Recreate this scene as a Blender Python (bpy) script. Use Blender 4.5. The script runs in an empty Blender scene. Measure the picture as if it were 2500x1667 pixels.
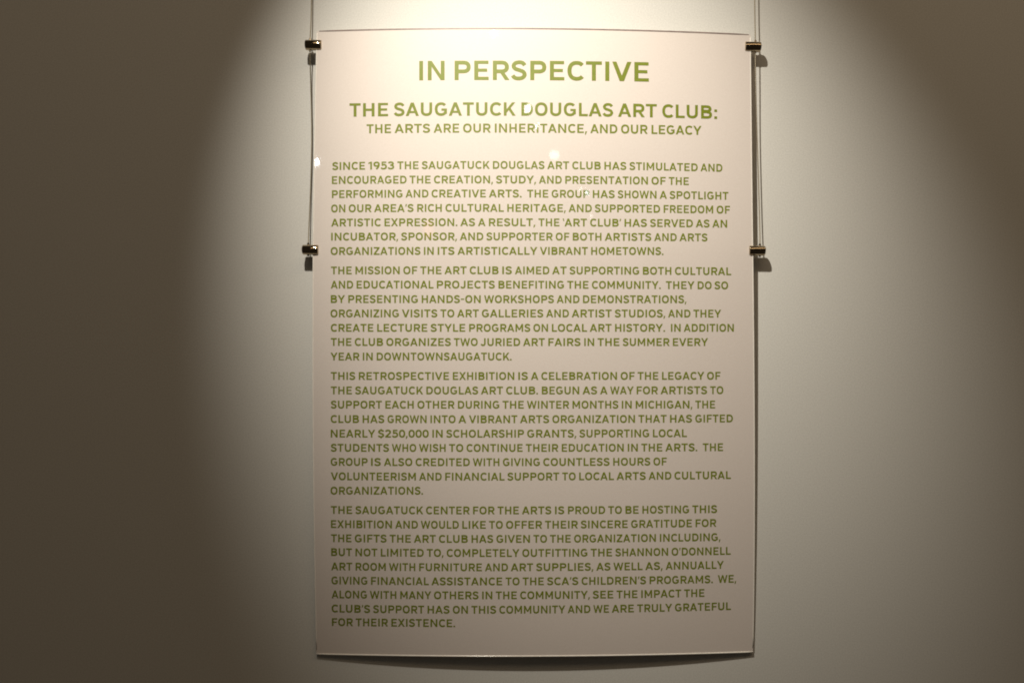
import bpy, bmesh, math, random
from mathutils import Vector, Matrix
from mathutils.geometry import delaunay_2d_cdt
import numpy as np
random.seed(7)
C = bpy.context.scene.collection
scene = bpy.context.scene

# ------------------------------------------------------------------ frame of reference
# wall face = plane y=0, room towards -Y; S = metres per photo pixel on the wall face
S = 0.000572
D = 1.10                    # camera distance from the wall
CX, CY = 1308.0, 833.5      # principal point in photo pixels

# ------------------------------------------------------------------ camera
cam_d = bpy.data.cameras.new('camera')
cam = bpy.data.objects.new('camera', cam_d); C.objects.link(cam)
cam.location = (0, -D, 0)
cam.rotation_euler = (math.radians(90), 0, 0)
cam_d.sensor_width = 36.0
cam_d.lens = 36.0 * D / (2500 * S)
cam_d.shift_x = -(CX - 1250.0) / 2500.0
cam_d.clip_start = 0.02; cam_d.clip_end = 60
scene.camera = cam

# ------------------------------------------------------------------ world: a dim gallery
w = bpy.data.worlds.new('World'); scene.world = w; w.use_nodes = True
bg = w.node_tree.nodes['Background']
bg.inputs['Color'].default_value = (1.0, 0.80, 0.58, 1)
bg.inputs['Strength'].default_value = 0.024

# ------------------------------------------------------------------ lamps
def aim(o, target):
    d = Vector(target) - o.location
    o.rotation_euler = d.to_track_quat('-Z', 'Y').to_euler()

def lamp(name, kind, loc, target, energy, color, **kw):
    d = bpy.data.lights.new(name, kind); d.energy = energy; d.color = color
    for k, v in kw.items(): setattr(d, k, v)
    o = bpy.data.objects.new(name, d); C.objects.link(o)
    o.location = loc; aim(o, target)
    return o

WARM = (1.0, 0.915, 0.78)
# the gallery spot above and left of the panel
key = lamp('gallery_spot', 'SPOT', (-0.218, -0.85, 0.969), (0.031, 0.0, 0.192), 84, WARM,
           shadow_soft_size=0.013, spot_size=0.904, spot_blend=1.0)
# added soft fill high behind the camera, lifts shadows and stripes the clips
fill = lamp('soft_fill', 'AREA', (0.75, -1.6, 1.9), (0.1, 0, -0.1), 12.5, (1.0, 0.74, 0.47),
            shape='RECTANGLE', size=3.4, size_y=0.22)

# ------------------------------------------------------------------ exposure
vs = scene.view_settings
scene.display_settings.display_device = 'sRGB'
vs.view_transform = 'Standard'; vs.look = 'None'; vs.gamma = 1.0; vs.exposure = 0.0
try: vs.use_curve_mapping = False
except Exception: pass
scene.render.engine = 'CYCLES'
scene.cycles.filter_width = 1.9
scene.cycles.max_bounces = 6

# ------------------------------------------------------------------ the bent panel surface
def P(x, pts, deg=None):
    xs = [p[0] for p in pts]; ys = [p[1] for p in pts]
    k = tuple(pts)
    if k not in P.c: P.c[k] = np.polyfit(xs, ys, deg if deg else len(pts) - 1)
    return float(np.polyval(P.c[k], x))
P.c = {}
def left_px(y):  return P(y, [(77, 773.5), (500, 765.5), (850, 763.0), (1200, 765.5), (1595, 772.5)], 3)
def right_px(y): return P(y, [(85, 1832.5), (580, 1838.0), (900, 1841.0), (1350, 1842.0), (1590, 1838.5)], 3)
def top_px(x):   return P(x, [(775, 77.0), (1230, 70.0), (1833, 85.5)])
def bot_px(x):   return P(x, [(772, 1595.0), (1290, 1600.5), (1838, 1590.0)])

def stand(x, z):
    """distance of the panel's front face from the wall: held off by the clips, its lower
    corners resting near the wall and its middle bellying out"""
    t = (z + 0.435) / 0.56
    e = 0.0045 + 0.0145 * max(0.0, min(1.0, t)) + 0.001 * max(0.0, t - 1)
    q = max(-1.1, min(1.1, x / 0.305))
    b = 0.0105 + 0.001 * t
    return e + b * (1 - q * q)

def at_depth(px, py, d):
    """the point seen at a photo pixel, d metres in front of the wall"""
    k = S * (D - d) / D
    return Vector(((px - CX) * k, -d, (CY - py) * k))

def on_panel(px, py, lift=0.0):
    d = 0.015
    for _ in range(5):
        p = at_depth(px, py, d); d = stand(p.x, p.z) + lift
    return at_depth(px, py, d)

# ------------------------------------------------------------------ object helpers
def mesh_obj(name, verts, faces, mat, parent=None, smooth=False):
    me = bpy.data.meshes.new(name); me.from_pydata([tuple(v) for v in verts], [], faces)
    me.validate(); me.update()
    if smooth:
        for p in me.polygons: p.use_smooth = True
    me.materials.append(mat)
    o = bpy.data.objects.new(name, me); C.objects.link(o)
    if parent: o.parent = parent
    return o

def thing(name, label, cat, loc=(0, 0, 0), group=None):
    o = bpy.data.objects.new(name, None); C.objects.link(o)
    o.empty_display_size = 0.02; o.location = loc
    o['label'] = label; o['category'] = cat
    if group: o['group'] = group
    return o

def keep(o, parent):
    """parent without moving"""
    o.parent = parent
    o.matrix_parent_inverse = Matrix.Translation(-Vector(parent.location))
    return o

# ------------------------------------------------------------------ materials
def new_mat(name):
    m = bpy.data.materials.new(name); m.use_nodes = True
    nt = m.node_tree; b = nt.nodes['Principled BSDF']
    return m, nt, b

def noise(nt, scale, detail=3, rough=0.5):
    tc = nt.nodes.new('ShaderNodeTexCoord'); n = nt.nodes.new('ShaderNodeTexNoise')
    n.inputs['Scale'].default_value = scale; n.inputs['Detail'].default_value = detail
    n.inputs['Roughness'].default_value = rough
    nt.links.new(tc.outputs['Object'], n.inputs['Vector'])
    return n

def ramp(nt, src, c0, c1, p0=0.3, p1=0.7):
    r = nt.nodes.new('ShaderNodeValToRGB')
    r.color_ramp.elements[0].position = p0; r.color_ramp.elements[0].color = (*c0, 1)
    r.color_ramp.elements[1].position = p1; r.color_ramp.elements[1].color = (*c1, 1)
    nt.links.new(src, r.inputs['Fac'])
    return r

def bump(nt, b, src, strength, dist):
    bp = nt.nodes.new('ShaderNodeBump'); bp.inputs['Strength'].default_value = strength
    bp.inputs['Distance'].default_value = dist
    nt.links.new(src, bp.inputs['Height']); nt.links.new(bp.outputs['Normal'], b.inputs['Normal'])

# painted plaster: rolled emulsion, faint mottling
wall_m, nt, b = new_mat('painted_plaster')
n = noise(nt, 520, 4, 0.7)
r = ramp(nt, n.outputs['Fac'], (0.59, 0.592, 0.570), (0.73, 0.732, 0.705), 0.32, 0.68)
nt.links.new(r.outputs['Color'], b.inputs['Base Color'])
b.inputs['Roughness'].default_value = 0.62
n2 = noise(nt, 900, 3, 0.6)
bump(nt, b, n2.outputs['Fac'], 0.28, 0.0004)

# white print behind clear acrylic
panel_m, nt, b = new_mat('acrylic_over_white_print')
n = noise(nt, 640, 3, 0.7)
r = ramp(nt, n.outputs['Fac'], (0.70, 0.642, 0.605), (0.76, 0.70, 0.665), 0.3, 0.7)
nt.links.new(r.outputs['Color'], b.inputs['Base Color'])
b.inputs['Roughness'].default_value = 0.55
b.inputs['Coat Weight'].default_value = 1.0
b.inputs['Coat Roughness'].default_value = 0.035
b.inputs['Coat IOR'].default_value = 1.49

ink_m, nt, b = new_mat('green_print')
n = noise(nt, 300, 3, 0.6)
r = ramp(nt, n.outputs['Fac'], (0.158, 0.198, 0.003), (0.192, 0.236, 0.006))
nt.links.new(r.outputs['Color'], b.inputs['Base Color'])
b.inputs['Roughness'].default_value = 0.5
b.inputs['Coat Weight'].default_value = 1.0
b.inputs['Coat Roughness'].default_value = 0.035
b.inputs['Coat IOR'].default_value = 1.49

edge_m, nt, b = new_mat('polished_acrylic_edge')
n = noise(nt, 90, 2)
r = ramp(nt, n.outputs['Fac'], (0.86, 0.83, 0.77), (0.94, 0.91, 0.86))
nt.links.new(r.outputs['Color'], b.inputs['Base Color'])
b.inputs['Roughness'].default_value = 0.16
b.inputs['Specular IOR Level'].default_value = 0.8

gap_m, nt, b = new_mat('dark_gap_shade')  # grey-brown stands in for the shade of the open top gap
n = noise(nt, 120, 2)
r = ramp(nt, n.outputs['Fac'], (0.20, 0.15, 0.14), (0.30, 0.23, 0.21))
nt.links.new(r.outputs['Color'], b.inputs['Base Color'])
b.inputs['Roughness'].default_value = 0.35

chrome_m, nt, b = new_mat('polished_nickel')
n = noise(nt, 260, 3)
r = ramp(nt, n.outputs['Fac'], (0.36, 0.295, 0.20), (0.45, 0.37, 0.26))
nt.links.new(r.outputs['Color'], b.inputs['Base Color'])
b.inputs['Metallic'].default_value = 1.0
b.inputs['Roughness'].default_value = 0.09

dark_m, nt, b = new_mat('dark_steel')
n = noise(nt, 300, 3)
r = ramp(nt, n.outputs['Fac'], (0.22, 0.17, 0.12), (0.34, 0.27, 0.19))
nt.links.new(r.outputs['Color'], b.inputs['Base Color'])
b.inputs['Metallic'].default_value = 1.0
b.inputs['Roughness'].default_value = 0.3

cable_m, nt, b = new_mat('stranded_steel')
tc = nt.nodes.new('ShaderNodeTexCoord'); wv = nt.nodes.new('ShaderNodeTexWave')
wv.wave_type = 'BANDS'; wv.bands_direction = 'DIAGONAL'
wv.inputs['Scale'].default_value = 260; wv.inputs['Distortion'].default_value = 0.6
nt.links.new(tc.outputs['Object'], wv.inputs['Vector'])
r = ramp(nt, wv.outputs['Fac'], (0.17, 0.145, 0.10), (0.40, 0.35, 0.26))
nt.links.new(r.outputs['Color'], b.inputs['Base Color'])
b.inputs['Metallic'].default_value = 0.6
b.inputs['Roughness'].default_value = 0.42
bump(nt, b, wv.outputs['Fac'], 0.6, 0.0003)

# ------------------------------------------------------------------ wall
def box(x0, x1, y0, y1, z0, z1):
    v = [(x, y, z) for x in (x0, x1) for y in (y0, y1) for z in (z0, z1)]
    f = [(0, 1, 3, 2), (4, 6, 7, 5), (0, 4, 5, 1), (2, 3, 7, 6), (0, 2, 6, 4), (1, 5, 7, 3)]
    return v, f
v, f = box(-4.5, 4.5, 0.0, 0.12, -1.45, 1.9)
wall = mesh_obj('wall', v, f, wall_m); wall['kind'] = 'structure'

# ------------------------------------------------------------------ panel
panel = thing('exhibition_panel',
              'large white acrylic text panel lettered in green, hung on the wall by steel cables',
              'sign', tuple(on_panel(1305, 1598)))
def outline(u, v):
    """u, v in 0..1 -> photo pixel"""
    y_l = 77 + (1595 - 77) * v; y_r = 85.5 + (1590 - 85.5) * v
    xl, xr = left_px(y_l), right_px(y_r)
    x = xl + (xr - xl) * u
    return x, top_px(x) * (1 - v) + bot_px(x) * v
NU, NV = 48, 64
TH = 0.003
verts, faces = [], []
for j in range(NV + 1):
    for i in range(NU + 1):
        verts.append(on_panel(*outline(i / NU, j / NV)))
nf = len(verts)
for p in list(verts): verts.append(Vector((p.x, p.y + TH, p.z)))
W1 = NU + 1
for j in range(NV):
    for i in range(NU):
        a = j * W1 + i
        faces.append((a, a + W1, a + W1 + 1, a + 1))
        faces.append((nf + a, nf + a + 1, nf + a + W1 + 1, nf + a + W1))
loop = [i for i in range(NU + 1)] + [j * W1 + NU for j in range(1, NV + 1)] + \
       [NV * W1 + i for i in range(NU - 1, -1, -1)] + [j * W1 for j in range(NV - 1, 0, -1)]
rim = len(verts); nl = len(loop)
for k in loop: verts.append(verts[k].copy())
for k in loop: verts.append(verts[nf + k].copy())
for k in range(nl):                     # the rim keeps its own vertices, so its corner stays crisp
    c = (k + 1) % nl
    faces.append((rim + k, rim + c, rim + nl + c, rim + nl + k))
sheet = mesh_obj('acrylic_sheet', verts, faces, panel_m, smooth=False); keep(sheet, panel)
for i, p in enumerate(sheet.data.polygons): p.use_smooth = i < 2 * NU * NV

def tube(path, rad, n=10, caps=True):
    vs_, fs_ = [], []
    up = Vector((0, 1, 0))
    for i, p in enumerate(path):
        a = path[max(0, i - 1)]; c = path[min(len(path) - 1, i + 1)]
        t = (Vector(c) - Vector(a)).normalized()
        s = t.cross(up).normalized(); q = s.cross(t)
        rr = rad(i / (len(path) - 1)) if callable(rad) else rad
        for k in range(n):
            an = 2 * math.pi * k / n
            vs_.append(Vector(p) + rr * (math.cos(an) * s + math.sin(an) * q))
    for i in range(len(path) - 1):
        for k in range(n):
            a = i * n + k; c = i * n + (k + 1) % n
            fs_.append((a, c, c + n, a + n))
    if caps:
        fs_.append(tuple(range(n - 1, -1, -1))); m = (len(path) - 1) * n
        fs_.append(tuple(range(m, m + n)))
    return vs_, fs_

# rounded polished fold along the bottom, standing slightly proud of the face
path = []
for i in range(61):
    x, y = outline(0.0005 + 0.999 * i / 60, 1.0)
    p = on_panel(x, y); path.append(p + Vector((0, 0.0001, -0.0001)))
v, f = tube(path, 0.0010, 12)
keep(mesh_obj('bottom_fold', v, f, edge_m, smooth=True), panel)
# top strip coloured dark for the shaded gap; it stops short of the corners
v, f = [], []
N = 60
for i in range(N + 1):
    x = 779 + (1828 - 779) * i / N
    p = on_panel(x, top_px(x))
    taper = min(1, i / 2, (N - i) / 2) * 0.5 + 0.5
    for dy, dz in ((-0.0004, -0.0009 * taper), (-0.0004, 0.0007 * taper), (0.0026, 0.0007 * taper), (0.0026, -0.0009 * taper)):
        v.append((p.x, p.y + dy, p.z + dz))
for i in range(N):
    for k in range(4):
        a = i * 4 + k; c = i * 4 + (k + 1) % 4
        f.append((a, a + 4, c + 4, c))
f.append((0, 1, 2, 3)); f.append((4 * N + 3, 4 * N + 2, 4 * N + 1, 4 * N))
keep(mesh_obj('top_edge', v, f, gap_m), panel)
# polished side edges
for side, fn, off in ((0, left_px, 0.0003), (1, right_px, -0.0003)):
    path = [on_panel(*outline(side, 0.004 + 0.99 * j / 50)) + Vector((off, 0.0003, 0)) for j in range(51)]
    v, f = tube([(p.x, p.y, p.z) for p in path], 0.0008, 8)
    keep(mesh_obj('side_edge', v, f, edge_m, smooth=True), panel)

# ------------------------------------------------------------------ lettering
SW = 0.197; H = SW / 2
def off_path(pts):
    """mitred left and right offsets of an open polyline"""
    L, R = [], []
    n = len(pts)
    for i in range(n):
        p = Vector(pts[i])
        d0 = (p - Vector(pts[i - 1])).normalized() if i else None
        d1 = (Vector(pts[i + 1]) - p).normalized() if i < n - 1 else None
        if d0 is None: d0 = d1
        if d1 is None: d1 = d0
        t = (d0 + d1).normalized(); nrm = Vector((-t.y, t.x))
        k = H / max(0.35, nrm.dot(Vector((-d0.y, d0.x))))
        L.append(p + nrm * k); R.append(p - nrm * k)
    return L, R
def st(*pts):
    L, R = off_path([Vector(p) for p in pts])
    return [[L[i], L[i + 1], R[i + 1], R[i]] for i in range(len(L) - 1)]
def rect(x0, y0, x1, y1): return [[Vector(p) for p in ((x0, y0), (x1, y0), (x1, y1), (x0, y1))]]
def poly(*pts): return [[Vector(p) for p in pts]]
def arc(cx, cy, rx, ry, a0, a1, n=12, e=2.3):
    out = []
    for i in range(n + 1):
        a = math.radians(a0 + (a1 - a0) * i / n); c, s = math.cos(a), math.sin(a)
        out.append((cx + rx * math.copysign(abs(c) ** (2 / e), c), cy + ry * math.copysign(abs(s) ** (2 / e), s)))
    return out
def ring(cx, cy, rx, ry, e=2.3):
    o = arc(cx, cy, rx + H, ry + H, 0, 360, 28, e); q = arc(cx, cy, rx - H, ry - H, 0, 360, 28, e)
    return [[Vector(o[i]), Vector(o[i + 1]), Vector(q[i + 1]), Vector(q[i])] for i in range(28)]
def spl(*pts):
    P_ = [Vector(p) for p in pts]; P_ = [2 * P_[0] - P_[1]] + P_ + [2 * P_[-1] - P_[-2]]
    out = []
    for i in range(1, len(P_) - 2):
        for k in range(3):
            t = k / 3; a, b_, c, d = P_[i - 1:i + 3]
            out.append(0.5 * (2 * b_ + (c - a) * t + (2 * a - 5 * b_ + 4 * c - d) * t * t + (3 * b_ - a - 3 * c + d) * t ** 3))
    out.append(P_[-2])
    return st(*out)
def mir(polys, W): return [[Vector((W - p.x, p.y)) for p in q] for q in polys]
def flip(polys): return [[Vector((p.x, 1 - p.y)) for p in q] for q in polys]

G = {}
A_leg = poly((0, 0), (.205, 0), (.57, 1), (.36, 1))
stem = rect(0, 0, SW, 1)
top, bot = 1 - H, H
def g(ch, W, l, r_, *parts):
    ps = []
    for p in parts: ps += p
    G[ch] = (W, l, r_, ps)
g('I', SW, .12, .12, stem)
g('L', .64, .12, .03, stem, rect(0, 0, .64, .175))
g('E', .70, .12, .08, stem, rect(0, 0, .70, .17), rect(0, .425, .63, .59), rect(0, .83, .69, 1))
g('F', .67, .12, .05, stem, rect(0, .40, .61, .57), rect(0, .83, .67, 1))
g('H', .79, .12, .12, stem, rect(.79 - SW, 0, .79, 1), rect(0, .415, .79, .585))
g('T', .77, .045, .045, rect(.385 - H, 0, .385 + H, 1), rect(0, .825, .77, 1))
g('A', .93, .025, .025, A_leg, mir(A_leg, .93), rect(.18, .21, .75, .37))
g('V', .93, .02, .02, flip(A_leg), flip(mir(A_leg, .93)))
Wl = poly((0, 1), (.19, 1), (.445, 0), (.255, 0)) + poly((.255, 0), (.445, 0), (.725, 1), (.555, 1))
g('W', 1.28, .03, .03, Wl, mir(Wl, 1.28))
Ml = poly((0, 1), (.20, 1), (.59, .22), (.41, .22))
g('M', .98, .12, .12, stem, rect(.98 - SW, 0, .98, 1), poly((0, 1), (.20, 1), (.58, .22), (.40, .22)), mir(poly((0, 1), (.20, 1), (.58, .22), (.40, .22)), .98))
g('N', .86, .12, .12, stem, rect(.86 - SW, 0, .86, 1), poly((0, 1), (.2, 1), (.86, 0), (.66, 0)))
g('X', .87, .03, .03, poly((0, 0), (.22, 0), (.86, 1), (.64, 1)), poly((.01, 1), (.23, 1), (.87, 0), (.65, 0)))
Ya = poly((0, 1), (.215, 1), (.54, .44), (.355, .36))
g('Y', .90, .02, .02, Ya, mir(Ya, .90), rect(.45 - H, 0, .45 + H, .46))
g('Z', .77, .06, .06, rect(0, 0, .77, .17), rect(.02, .83, .76, 1), poly((0, .14), (.51, .86), (.76, .86), (.25, .14)))
g('K', .83, .12, .02, stem, poly((.15, .42), (.58, 1), (.81, 1), (.15, .16)), poly((.30, .50), (.44, .64), (.84, 0), (.61, 0)))
g('O', .90, .07, .07, ring(.45, .5, .45 - H, .51 - H))
g('C', .80, .07, .05, st(*arc(.45, .5, .45 - H, .51 - H, 42, 318, 22)))
g('G', .86, .07, .10, st(*arc(.45, .5, .45 - H, .51 - H, 42, 322, 22)), rect(.47, .38, .86, .54), rect(.86 - SW, .14, .86, .54))
g('D', .83, .12, .07, stem, st((0, top), (.33, top), *arc(.36, .5, .47 - H, .5 - H, 88, -88, 14), (.33, bot), (0, bot)))
Pb = st((0, top), (.42, top), *arc(.44, .675, .34 - H, .325 - H, 86, -86, 10), (.42, .35 + H), (0, .35 + H))
g('P', .78, .12, .05, stem, Pb)
g('R', .80, .12, .04, stem, Pb, poly((.32, .42), (.51, .46), (.81, 0), (.59, 0)))
g('B', .79, .12, .06, stem, st((0, top), (.40, top), *arc(.42, .735, .33 - H, .265 - H, 86, -86, 9), (.40, .47 + H), (0, .47 + H)),
  st((0, .41 + H), (.42, .41 + H), *arc(.44, .295, .35 - H, .295 - H, 86, -86, 9), (.42, bot), (0, bot)))
g('U', .80, .11, .11, st((H, 1), (H, .45), *arc(.40, .38, .40 - H, .39 - H, 181, 359, 14), (.80 - H, .45), (.80 - H, 1)))
g('J', .66, .02, .11, st((.66 - H, 1), (.66 - H, .42), *arc(.33, .36, .33 - H, .37 - H, 0, -158, 11)))
Sp = spl((.655, .765), (.555, .885), (.37, .918), (.19, .865), (.115, .725), (.19, .59), (.38, .515), (.58, .43), (.65, .275), (.555, .13), (.37, .082), (.18, .115), (.065, .24))
g('S', .75, .05, .05, Sp)
g('$', .75, .05, .05, Sp, rect(.31, .95, .43, 1.12), rect(.31, -.12, .43, .05))
g('2', .73, .05, .05, spl((.09, .75), (.19, .88), (.36, .915), (.55, .86), (.625, .72), (.56, .56), (.35, .34), (.12, .12)), rect(.02, 0, .72, .17))
g('3', .75, .04, .05, spl((.08, .79), (.2, .89), (.36, .915), (.54, .87), (.61, .73), (.54, .60), (.30, .535)), spl((.30, .535), (.56, .49), (.655, .31), (.57, .14), (.36, .083), (.18, .11), (.06, .23)))
g('5', .75, .05, .05, rect(.12, .83, .67, 1), rect(.12, .47, .27, 1), spl((.15, .54), (.36, .61), (.57, .55), (.65, .35), (.57, .15), (.35, .083), (.18, .11), (.06, .22)))
g('9', .74, .05, .05, ring(.37, .675, .37 - H, .33 - H), spl((.645, .66), (.625, .47), (.52, .25), (.34, .04)))
g('0', .76, .04, .04, ring(.38, .5, .38 - H, .51 - H))
g('1', .42, .06, .12, rect(.42 - SW, 0, .42, 1), poly((0, .70), (0, .87), (.26, 1), (.34, 1), (.34, .86)))
g('.', .20, .06, .08, rect(0, 0, .20, .19))
g(',', .22, .03, .06, poly((.05, .19), (.23, .19), (.10, -.17), (0, -.17)))
g(':', .20, .10, .06, rect(0, 0, .20, .19), rect(0, .52, .20, .71))
g('’', .19, .05, .04, poly((.05, 1), (.21, 1), (.11, .68), (0, .68)))
g('‘', .19, .04, .02, poly((0, 1), (.16, 1), (.21, .68), (.10, .68)))
g('-', .42, .06, .06, rect(0, .42, .42, .57))
SPACE = .27

def inside(pt, q):
    c = False; j = len(q) - 1
    for i in range(len(q)):
        if (q[i].y > pt.y) != (q[j].y > pt.y) and pt.x < (q[j].x - q[i].x) * (pt.y - q[i].y) / (q[j].y - q[i].y) + q[i].x: c = not c
        j = i
    return c
GT = {}
def glyph(ch):
    """the union of a glyph's strokes as triangles, no overlaps"""
    if ch not in GT:
        W, l, r_, ps = G[ch]
        vs_, es = [], []
        for q in ps:
            n0 = len(vs_); vs_ += q
            es += [(n0 + i, n0 + (i + 1) % len(q)) for i in range(len(q))]
        ov, oe, of, *_ = delaunay_2d_cdt(vs_, es, [], 0, 1e-4)
        tris = []
        for t in of:
            c = (ov[t[0]] + ov[t[1]] + ov[t[2]]) / 3
            if any(inside(c, q) for q in ps):
                if (ov[t[1]] - ov[t[0]]).cross(ov[t[2]] - ov[t[0]]) < 0: t = t[::-1]
                tris.append(tuple(t))
        GT[ch] = ([v.copy() for v in ov], tris)
    return GT[ch]

def typeset(text, x0, x1, y0, ym, y1, cap, split=False, xm=1305.0, words=None):
    x = 0; items = []; starts = []; prev = ' '
    for ch in text:
        if ch == ' ': x += SPACE; prev = ch; continue
        W, l, r_, _ = G[ch]
        if prev == ' ': starts.append(x + l)
        prev = ch
        items.append((ch, x + l)); x += l + W + r_
    a = items[0][1]; b_ = items[-1][1] + G[items[-1][0]][0]
    kx = starts + [b_]; ky = (list(words) if words else [x0 + (x1 - x0) * (q - a) / (b_ - a) for q in starts]) + [x1]
    ky[0] = x0
    if ym is None: base = lambda px: y0 + (y1 - y0) * (px - x0) / (x1 - x0)
    else:
        co = np.polyfit([x0, xm, x1], [y0, ym, y1], 2); base = lambda px: float(np.polyval(co, px))
    V, F = [], []
    def flush():
        nonlocal V, F
        o = mesh_obj('letter' if split else 'text_line', V, F, ink_m); keep(o, panel); V, F = [], []
    for ch, gx in items:
        gv, gt = glyph(ch); n0 = len(V)
        for p in gv:
            px = float(np.interp(gx + p.x, kx, ky))
            V.append(on_panel(px, base(px) - p.y * cap, 0.00022))
        F += [tuple(n0 + i for i in t) for t in gt]
        if split: flush()
    if V: flush()

typeset('IN PERSPECTIVE', 1023.5, 1584, 196.8, 196.3, 200, 47.3, True, words=[1023.5, 1109.8])
typeset('THE SAUGATUCK DOUGLAS ART CLUB:', 853.2, 1750.7, 285.5, 283.2, 291, 32.5, True, words=[853.2, 961.8, 1272.9, 1508.8, 1616.8])
typeset('THE ARTS ARE OUR INHERITANCE, AND OUR LEGACY', 894.9, 1712.6, 325.9, 324.3, 329.8, 21.8, True, words=[894.9, 963.3, 1058.6, 1130.6, 1208, 1441.2, 1516.2, 1590.6])
LINES = [
 ('SINCE 1953 THE SAUGATUCK DOUGLAS ART CLUB HAS STIMULATED AND', 811.1, 1763.6, 415.5, 412.8, 419.8),
 ('ENCOURAGED THE CREATION, STUDY, AND PRESENTATION OF THE', 810.4, 1681.7, 449.5, 448.3, 452.2),
 ('PERFORMING AND CREATIVE ARTS.  THE GROUP HAS SHOWN A SPOTLIGHT', 810.4, 1778.3, 483.8, 482.4, 488.0),
 ('ON OUR AREA’S RICH CULTURAL HERITAGE, AND SUPPORTED FREEDOM OF', 808.5, 1782.3, 518.7, 517.4, 521.8),
 ('ARTISTIC EXPRESSION. AS A RESULT, THE ‘ART CLUB’ HAS SERVED AS AN', 808.5, 1775.3, 553.1, 552.4, 555.9),
 ('INCUBATOR, SPONSOR, AND SUPPORTER OF BOTH ARTISTS AND ARTS', 808.5, 1727.3, 587.4, 587.0, 589.3),
 ('ORGANIZATIONS IN ITS ARTISTICALLY VIBRANT HOMETOWNS.', 807.4, 1619.7, 622.5, 622.0, 622.6),
 ('THE MISSION OF THE ART CLUB IS AIMED AT SUPPORTING BOTH CULTURAL', 808, 1785.3, 669.7, 669.5, 671.8),
 ('AND EDUCATIONAL PROJECTS BENEFITING THE COMMUNITY.  THEY DO SO', 807.6, 1777.6, 704.4, 704.4, 706.2),
 ('BY PRESENTING HANDS-ON WORKSHOPS AND DEMONSTRATIONS,', 807.6, 1675.9, 739.4, None, 740.0),
 ('ORGANIZING VISITS TO ART GALLERIES AND ARTIST STUDIOS, AND THEY', 806.9, 1760.5, 774.5, 774.4, 774.9),
 ('CREATE LECTURE STYLE PROGRAMS ON LOCAL ART HISTORY.  IN ADDITION', 807.6, 1791.6, 809.5, 809.6, 809.5),
 ('THE CLUB ORGANIZES TWO JURIED ART FAIRS IN THE SUMMER EVERY', 807.6, 1728.5, 844.0, 844.3, 844.2),
 ('YEAR IN DOWNTOWNSAUGATUCK.', 806.9, 1248.9, 879.5, None, 879.5),
 ('THIS RETROSPECTIVE EXHIBITION IS A CELEBRATION OF THE LEGACY OF', 807.6, 1758.9, 926.9, 927.0, 926.4),
 ('THE SAUGATUCK DOUGLAS ART CLUB. BEGUN AS A WAY FOR ARTISTS TO', 807.6, 1765.9, 962.0, 962.2, 961.5),
 ('SUPPORT EACH OTHER DURING THE WINTER MONTHS IN MICHIGAN, THE', 807.6, 1746.0, 996.7, 997.0, 996.4),
 ('CLUB HAS GROWN INTO A VIBRANT ARTS ORGANIZATION THAT HAS GIFTED', 807.4, 1789.3, 1031.7, 1032.2, 1030.3),
 ('NEARLY $250,000 IN SCHOLARSHIP GRANTS, SUPPORTING LOCAL', 807.4, 1677.0, 1067.2, 1067.4, 1066.3),
 ('STUDENTS WHO WISH TO CONTINUE THEIR EDUCATION IN THE ARTS.  THE', 807.6, 1765.4, 1101.8, 1102.2, 1100.4),
 ('GROUP IS ALSO CREDITED WITH GIVING COUNTLESS HOURS OF', 807.4, 1627.9, 1136.2, 1136.8, 1135.3),
 ('VOLUNTEERISM AND FINANCIAL SUPPORT TO LOCAL ARTS AND CULTURAL', 807.6, 1784.6, 1171.3, 1172.0, 1168.4),
 ('ORGANIZATIONS.', 806.9, 1032.6, 1206.4, None, 1206.6),
 ('THE SAUGATUCK CENTER FOR THE ARTS IS PROUD TO BE HOSTING THIS', 807.6, 1750.7, 1253.4, 1254.4, 1251.3),
 ('EXHIBITION AND WOULD LIKE TO OFFER THEIR SINCERE GRATITUDE FOR', 808.0, 1748.8, 1287.8, 1289.5, 1285.0),
 ('THE GIFTS THE ART CLUB HAS GIVEN TO THE ORGANIZATION INCLUDING,', 808.0, 1758.9, 1322.2, 1323.9, 1319.4),
 ('BUT NOT LIMITED TO, COMPLETELY OUTFITTING THE SHANNON O’DONNELL', 808.5, 1783.9, 1356.1, 1358.3, 1353.1),
 ('ART ROOM WITH FURNITURE AND ART SUPPLIES, AS WELL AS, ANNUALLY', 808.5, 1767.0, 1391.0, 1393.0, 1387.2),
 ('GIVING FINANCIAL ASSISTANCE TO THE SCA’S CHILDREN’S PROGRAMS.  WE,', 809.2, 1797.5, 1425.3, 1427.4, 1421.1),
 ('ALONG WITH MANY OTHERS IN THE COMMUNITY, SEE THE IMPACT THE', 809.7, 1719.8, 1459.2, 1461.3, 1455.7),
 ('CLUB’S SUPPORT HAS ON THIS COMMUNITY AND WE ARE TRULY GRATEFUL', 809.7, 1784.6, 1493.6, 1496.4, 1487.8),
 ('FOR THEIR EXISTENCE.', 810.4, 1110.9, 1526.8, None, 1529.8),
]
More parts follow.
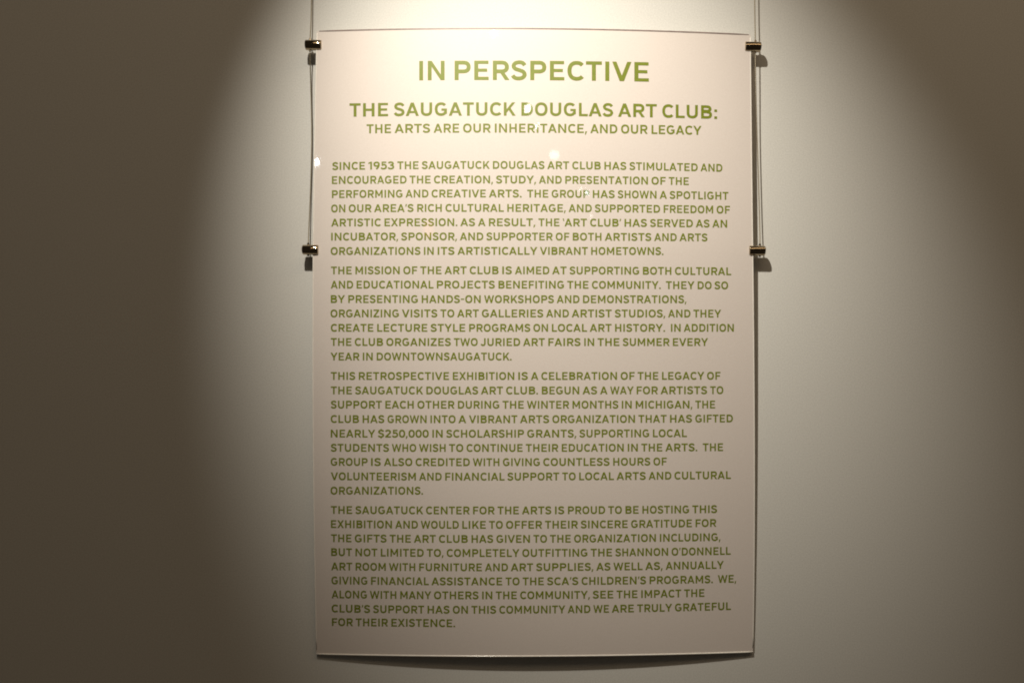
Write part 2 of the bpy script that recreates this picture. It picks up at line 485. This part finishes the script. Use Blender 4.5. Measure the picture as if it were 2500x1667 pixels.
WORD_X = [
 [811.1, 899.3, 969.9, 1029.8, 1203.3, 1336.1, 1397.1, 1475.5, 1536.7, 1710.3],
 [810.4, 999.8, 1059.5, 1211.0, 1315.7, 1380.0, 1590.5, 1632.6],
 [810.4, 990.0, 1053.6, 1193.5, 1287.0, 1346.8, 1447.2, 1508.2, 1610.4, 1634.9],
 [808.5, 851.3, 913.3, 1018.5, 1087.5, 1238.4, 1388.2, 1452.1, 1620.2, 1749.5],
 [808.5, 938.6, 1123.8, 1167.0, 1193.5, 1314.6, 1373.5, 1440.8, 1524.6, 1587.0, 1698.6, 1739.0],
 [808.5, 979.3, 1122.6, 1187.4, 1356.7, 1398.3, 1476.4, 1597.1, 1658.8],
 [807.4, 1034.9, 1068.4, 1116.8, 1318.1, 1443.2],
 [808.1, 867.7, 984.6, 1026.0, 1085.2, 1146.7, 1226.2, 1257.1, 1348.0, 1390.6, 1569.5, 1647.8],
 [807.6, 870.5, 1066.5, 1216.9, 1384.7, 1445.1, 1625.6, 1703.2, 1744.4],
 [807.6, 850.2, 1029.5, 1181.8, 1359.0, 1423.3],
 [806.9, 981.1, 1075.1, 1116.1, 1176.4, 1333.3, 1395.7, 1500.9, 1631.0, 1692.7],
 [807.6, 920.8, 1051.3, 1145.3, 1302.2, 1347.3, 1439.7, 1501.6, 1638.0, 1669.3],
 [807.6, 866.1, 943.0, 1107.9, 1172.9, 1277.0, 1338.6, 1426.3, 1458.8, 1520.4, 1642.7],
 [806.9, 885.7, 919.6],
 [806.9, 875.9, 1105.5, 1265.3, 1296.1, 1321.6, 1515.2, 1556.6, 1616.2, 1726.2],
 [807.6, 867.0, 1040.8, 1174.1, 1235.6, 1322.7, 1422.1, 1464.9, 1489.5, 1554.3, 1612.7, 1733.6],
 [807.6, 940.7, 1019.0, 1117.9, 1226.7, 1286.3, 1397.6, 1518.0, 1551.9, 1697.4],
 [807.4, 885.2, 946.0, 1050.8, 1119.1, 1144.8, 1269.5, 1348.5, 1558.5, 1635.7, 1697.4],
 [807.4, 922.7, 1055.5, 1089.4, 1287.0, 1414.6, 1594.0],
 [807.6, 956.6, 1022.8, 1096.2, 1139.0, 1283.5, 1371.4, 1532.5, 1565.5, 1624.4, 1715.6],
 [806.9, 905.8, 937.2, 1014.6, 1154.2, 1227.8, 1326.2, 1497.0, 1595.2],
 [807.6, 1023.2, 1086.8, 1238.8, 1372.3, 1413.9, 1505.2, 1583.5, 1646.6],
 [806.9],
 [807.6, 867.7, 1040.1, 1154.9, 1214.5, 1274.2, 1355.0, 1386.6, 1484.6, 1526.9, 1568.3, 1689.9],
 [807.6, 964.8, 1027.2, 1128.5, 1193.9, 1235.3, 1330.5, 1417.9, 1540.7, 1698.1],
 [808.1, 866.1, 951.2, 1010.4, 1071.6, 1151.1, 1211.9, 1302.2, 1342.6, 1401.6, 1610.9],
 [808.1, 867.7, 929.7, 1041.9, 1090.6, 1275.1, 1442.0, 1502.3, 1639.6],
 [808.1, 868.2, 949.6, 1023.2, 1183.9, 1247.0, 1309.0, 1455.6, 1497.4, 1575.3, 1625.1],
 [809.2, 905.8, 1053.2, 1234.2, 1275.8, 1335.6, 1419.8, 1585.8, 1752.6],
 [809.7, 902.8, 977.1, 1059.5, 1177.1, 1210.3, 1269.9, 1447.2, 1505.2, 1565.5, 1670.0],
 [809.7, 911.0, 1043.8, 1105.5, 1150.7, 1219.0, 1385.9, 1448.3, 1493.5, 1555.4, 1647.8],
 [810.4, 868.4, 955.4],
]
for t, wx in zip(LINES, WORD_X): typeset(*t, 18.9, words=wx)

# ------------------------------------------------------------------ clips
def lathe_x(profile, n=40, cy=0.0, cz=0.0, a0=0.0, a1=360.0):
    """profile [(x, r)] spun about the X axis"""
    vs_, fs_ = [], []
    for x, r_ in profile:
        for k in range(n):
            a = 2 * math.pi * k / n
            vs_.append((x, cy + r_ * math.cos(a), cz + r_ * math.sin(a)))
    for i in range(len(profile) - 1):
        for k in range(n):
            a = i * n + k; c = i * n + (k + 1) % n
            fs_.append((a, a + n, c + n, c))
    return vs_, fs_

def make_clip(label, pxl, pxr, pyc, d, side, cable_px, tilt):
    """a slotted metal barrel, d = distance of its axis from the wall; side = +1 when the panel is to its right"""
    cpt = at_depth((pxl + pxr) / 2, pyc, d)
    root = thing('cable_clip', label, 'clip', tuple(cpt), 'metal clips gripping the panel edges')
    k = S * (D - d + 0.007) / D
    hw = (pxr - pxl) / 2 * k; R_ = 0.0069
    prof = [(-hw, 0.0005), (-hw, R_ - .0011), (-hw + .0004, R_ - .0004), (-hw + .0011, R_),
            (hw - .0011, R_), (hw - .0004, R_ - .0004), (hw, R_ - .0011), (hw, 0.0005)]
    v, f = lathe_x(prof, 48)
    body = mesh_obj('barrel', v, f, chrome_m, root, smooth=True)
    # sleeve the cable runs through, above and below the barrel
    cx = at_depth(cable_px, pyc, d).x - cpt.x
    def vert_cyl(z0, z1, r0, mat, name, y=0.0, n=16):
        vs_, fs_ = [], []
        pr = [(z0, r0 * .7), (z0 + .0003, r0), (z1 - .0003, r0), (z1, r0 * .7)]
        for z, rr in pr:
            for q in range(n):
                a = 2 * math.pi * q / n
                vs_.append((cx + rr * math.cos(a), y + rr * math.sin(a), z))
        for i in range(3):
            for q in range(n):
                a = i * n + q; c = i * n + (q + 1) % n
                fs_.append((a, c, c + n, a + n))
        fs_.append(tuple(range(n - 1, -1, -1))); fs_.append(tuple(range(3 * n, 4 * n)))
        o = mesh_obj(name, vs_, fs_, mat, root, smooth=False)
        return o
    vert_cyl(R_ - .0006, R_ + .0026, .0015, dark_m, 'top_sleeve')
    vert_cyl(-R_ - .0018, -R_ + .0006, .0015, dark_m, 'bottom_sleeve')
    # grub screw in the outer end face, with a hex socket
    n = 18; vs_, fs_ = [], []
    xo = -side * hw
    for i, (dx, rr, m_) in enumerate(((-.0004, .0024, n), (.0006, .0024, n), (.0007, .0021, n), (.0007, .0012, n), (-.0002, .0011, n))):
        for q in range(n):
            a = 2 * math.pi * q / n
            vs_.append((xo - side * dx, rr * math.cos(a), rr * math.sin(a)))
    for i in range(4):
        for q in range(n):
            a = i * n + q; c = i * n + (q + 1) % n
            fs_.append((a, a + n, c + n, c))
    fs_.append(tuple(range(4 * n, 5 * n)))
    mesh_obj('grub_screw', vs_, fs_, dark_m, root)
    root.rotation_euler = (0, math.radians(tilt), 0)
    return root
CL = [('upper left metal clip, dark barrel holding the panel beside its heading', 746.5, 786, 111, .0185, 1, 757, 0.6),
      ('lower left metal clip, the left cable ending at it with a shadow hanging below', 739.5, 778.5, 610, .0175, 1, 752.5, 0.4),
      ('upper right metal clip, pale striped barrel by the right end of the top edge', 1818, 1856.5, 115.5, .0185, -1, 1844, 1.2),
      ('lower right metal clip, barrel halfway down the right cable beside the first paragraph', 1828, 1867, 612, .0175, -1, 1855, 0.8)]
for c in CL: make_clip(*c)

# ------------------------------------------------------------------ cables
def cable(label, pts):
    """pts: (px, py, depth)"""
    P_ = [at_depth(*p) for p in pts]; P_ = [2 * P_[0] - P_[1]] + P_ + [2 * P_[-1] - P_[-2]]
    path = []
    for i in range(1, len(P_) - 2):
        for k in range(8):
            t = k / 8; a, b_, c, d = P_[i - 1:i + 3]
            path.append(0.5 * (2 * b_ + (c - a) * t + (2 * a - 5 * b_ + 4 * c - d) * t * t + (3 * b_ - a - 3 * c + d) * t ** 3))
    path.append(P_[-2])
    root = thing('hanging_cable', label, 'cable', tuple(path[-1]), 'steel cables the panel hangs from')
    v, f = tube(path, 0.00078, 8)
    keep(mesh_obj('wire', v, f, cable_m, smooth=True), root)
    # ferrule crimped on the lower end, hidden in the clip
    e = path[-1]
    v, f = tube([e + Vector((0, 0, .004)), e - Vector((0, 0, .0005))], 0.0012, 10)
    keep(mesh_obj('ferrule', v, f, dark_m), root)
    return root
cable('slightly kinked left steel cable running down between the two left clips',
      [(764, -1300, .010), (761.5, -300, .010), (760.5, 0, .0105), (757.5, 92, .0145), (757, 125, .0185), (757.5, 160, .0145), (759, 220, .009),
       (761, 320, .0075), (760, 400, .0075), (757.5, 480, .008), (754, 560, .0125), (752.5, 612, .0175)])
cable('right steel cable running down between the two right clips, its shadow beside it',
      [(1838, -1300, .016), (1841, -300, .017), (1842.5, 0, .0175), (1844, 96, .0185), (1844, 130, .0185), (1845, 200, .0175), (1848, 320, .0135),
       (1852, 450, .0115), (1855, 560, .012), (1855.5, 612, .0175)])

# ------------------------------------------------------------------ small lamps of the room, seen as glints in the acrylic
def glint(px, py, k, wpx, hpx, rot, rad, color=(1, .97, .9)):
    """a small lamp face placed where the panel mirrors it to this viewpoint: 1.08 m to the panel, k m beyond"""
    p = on_panel(px, py); e = 0.002
    dx = (stand(p.x + e, p.z) - stand(p.x - e, p.z)) / (2 * e)
    dz = (stand(p.x, p.z + e) - stand(p.x, p.z - e)) / (2 * e)
    n_ = Vector((-dx, -1, -dz)).normalized()
    i_ = (p - cam.location).normalized()
    r_ = (i_ - 2 * i_.dot(n_) * n_).normalized()
    pos = p + r_ * k
    mag = S * (D + k) / D
    sx, sy = wpx * mag * 1.7, hpx * mag      # the sheet's bow narrows what it mirrors
    d = bpy.data.lights.new('room_lamp', 'AREA'); d.shape = 'ELLIPSE'; d.size = sx; d.size_y = sy
    d.color = color; d.energy = rad * math.pi * sx * sy * math.pi / 4
    o = bpy.data.objects.new('room_lamp', d); C.objects.link(o)
    o.location = pos
    q = (-r_).to_track_quat('-Z', 'Y')
    o.rotation_euler = (q @ Matrix.Rotation(math.radians(rot), 4, 'Z').to_quaternion()).to_euler()
glint(1290, 264, 1.9, 8, 20, -32, 45)
glint(775, 397, 1.6, 7, 17, 10, 60, (.88, .94, 1))
glint(1205, 82, 1.9, 10, 8, 0, 60)
glint(1311, 308, 2.1, 2.6, 18, -50, 35)
glint(1353, 379, 2.4, 19, 20, 0, 9, (1, .96, .86))
glint(1418, 463, 2.6, 2, 13, -50, 16)
glint(1433, 471, 2.4, 6, 9, 0, 26, (.85, .95, 1))
glint(1443, 527, 2.6, 4, 8, -20, 10)
glint(922, 445, 2.6, 2.5, 6, -40, 14, (1, .95, .7))
glint(1046, 560, 3.0, 20, 44, 0, 2.6, (1, .35, .12))
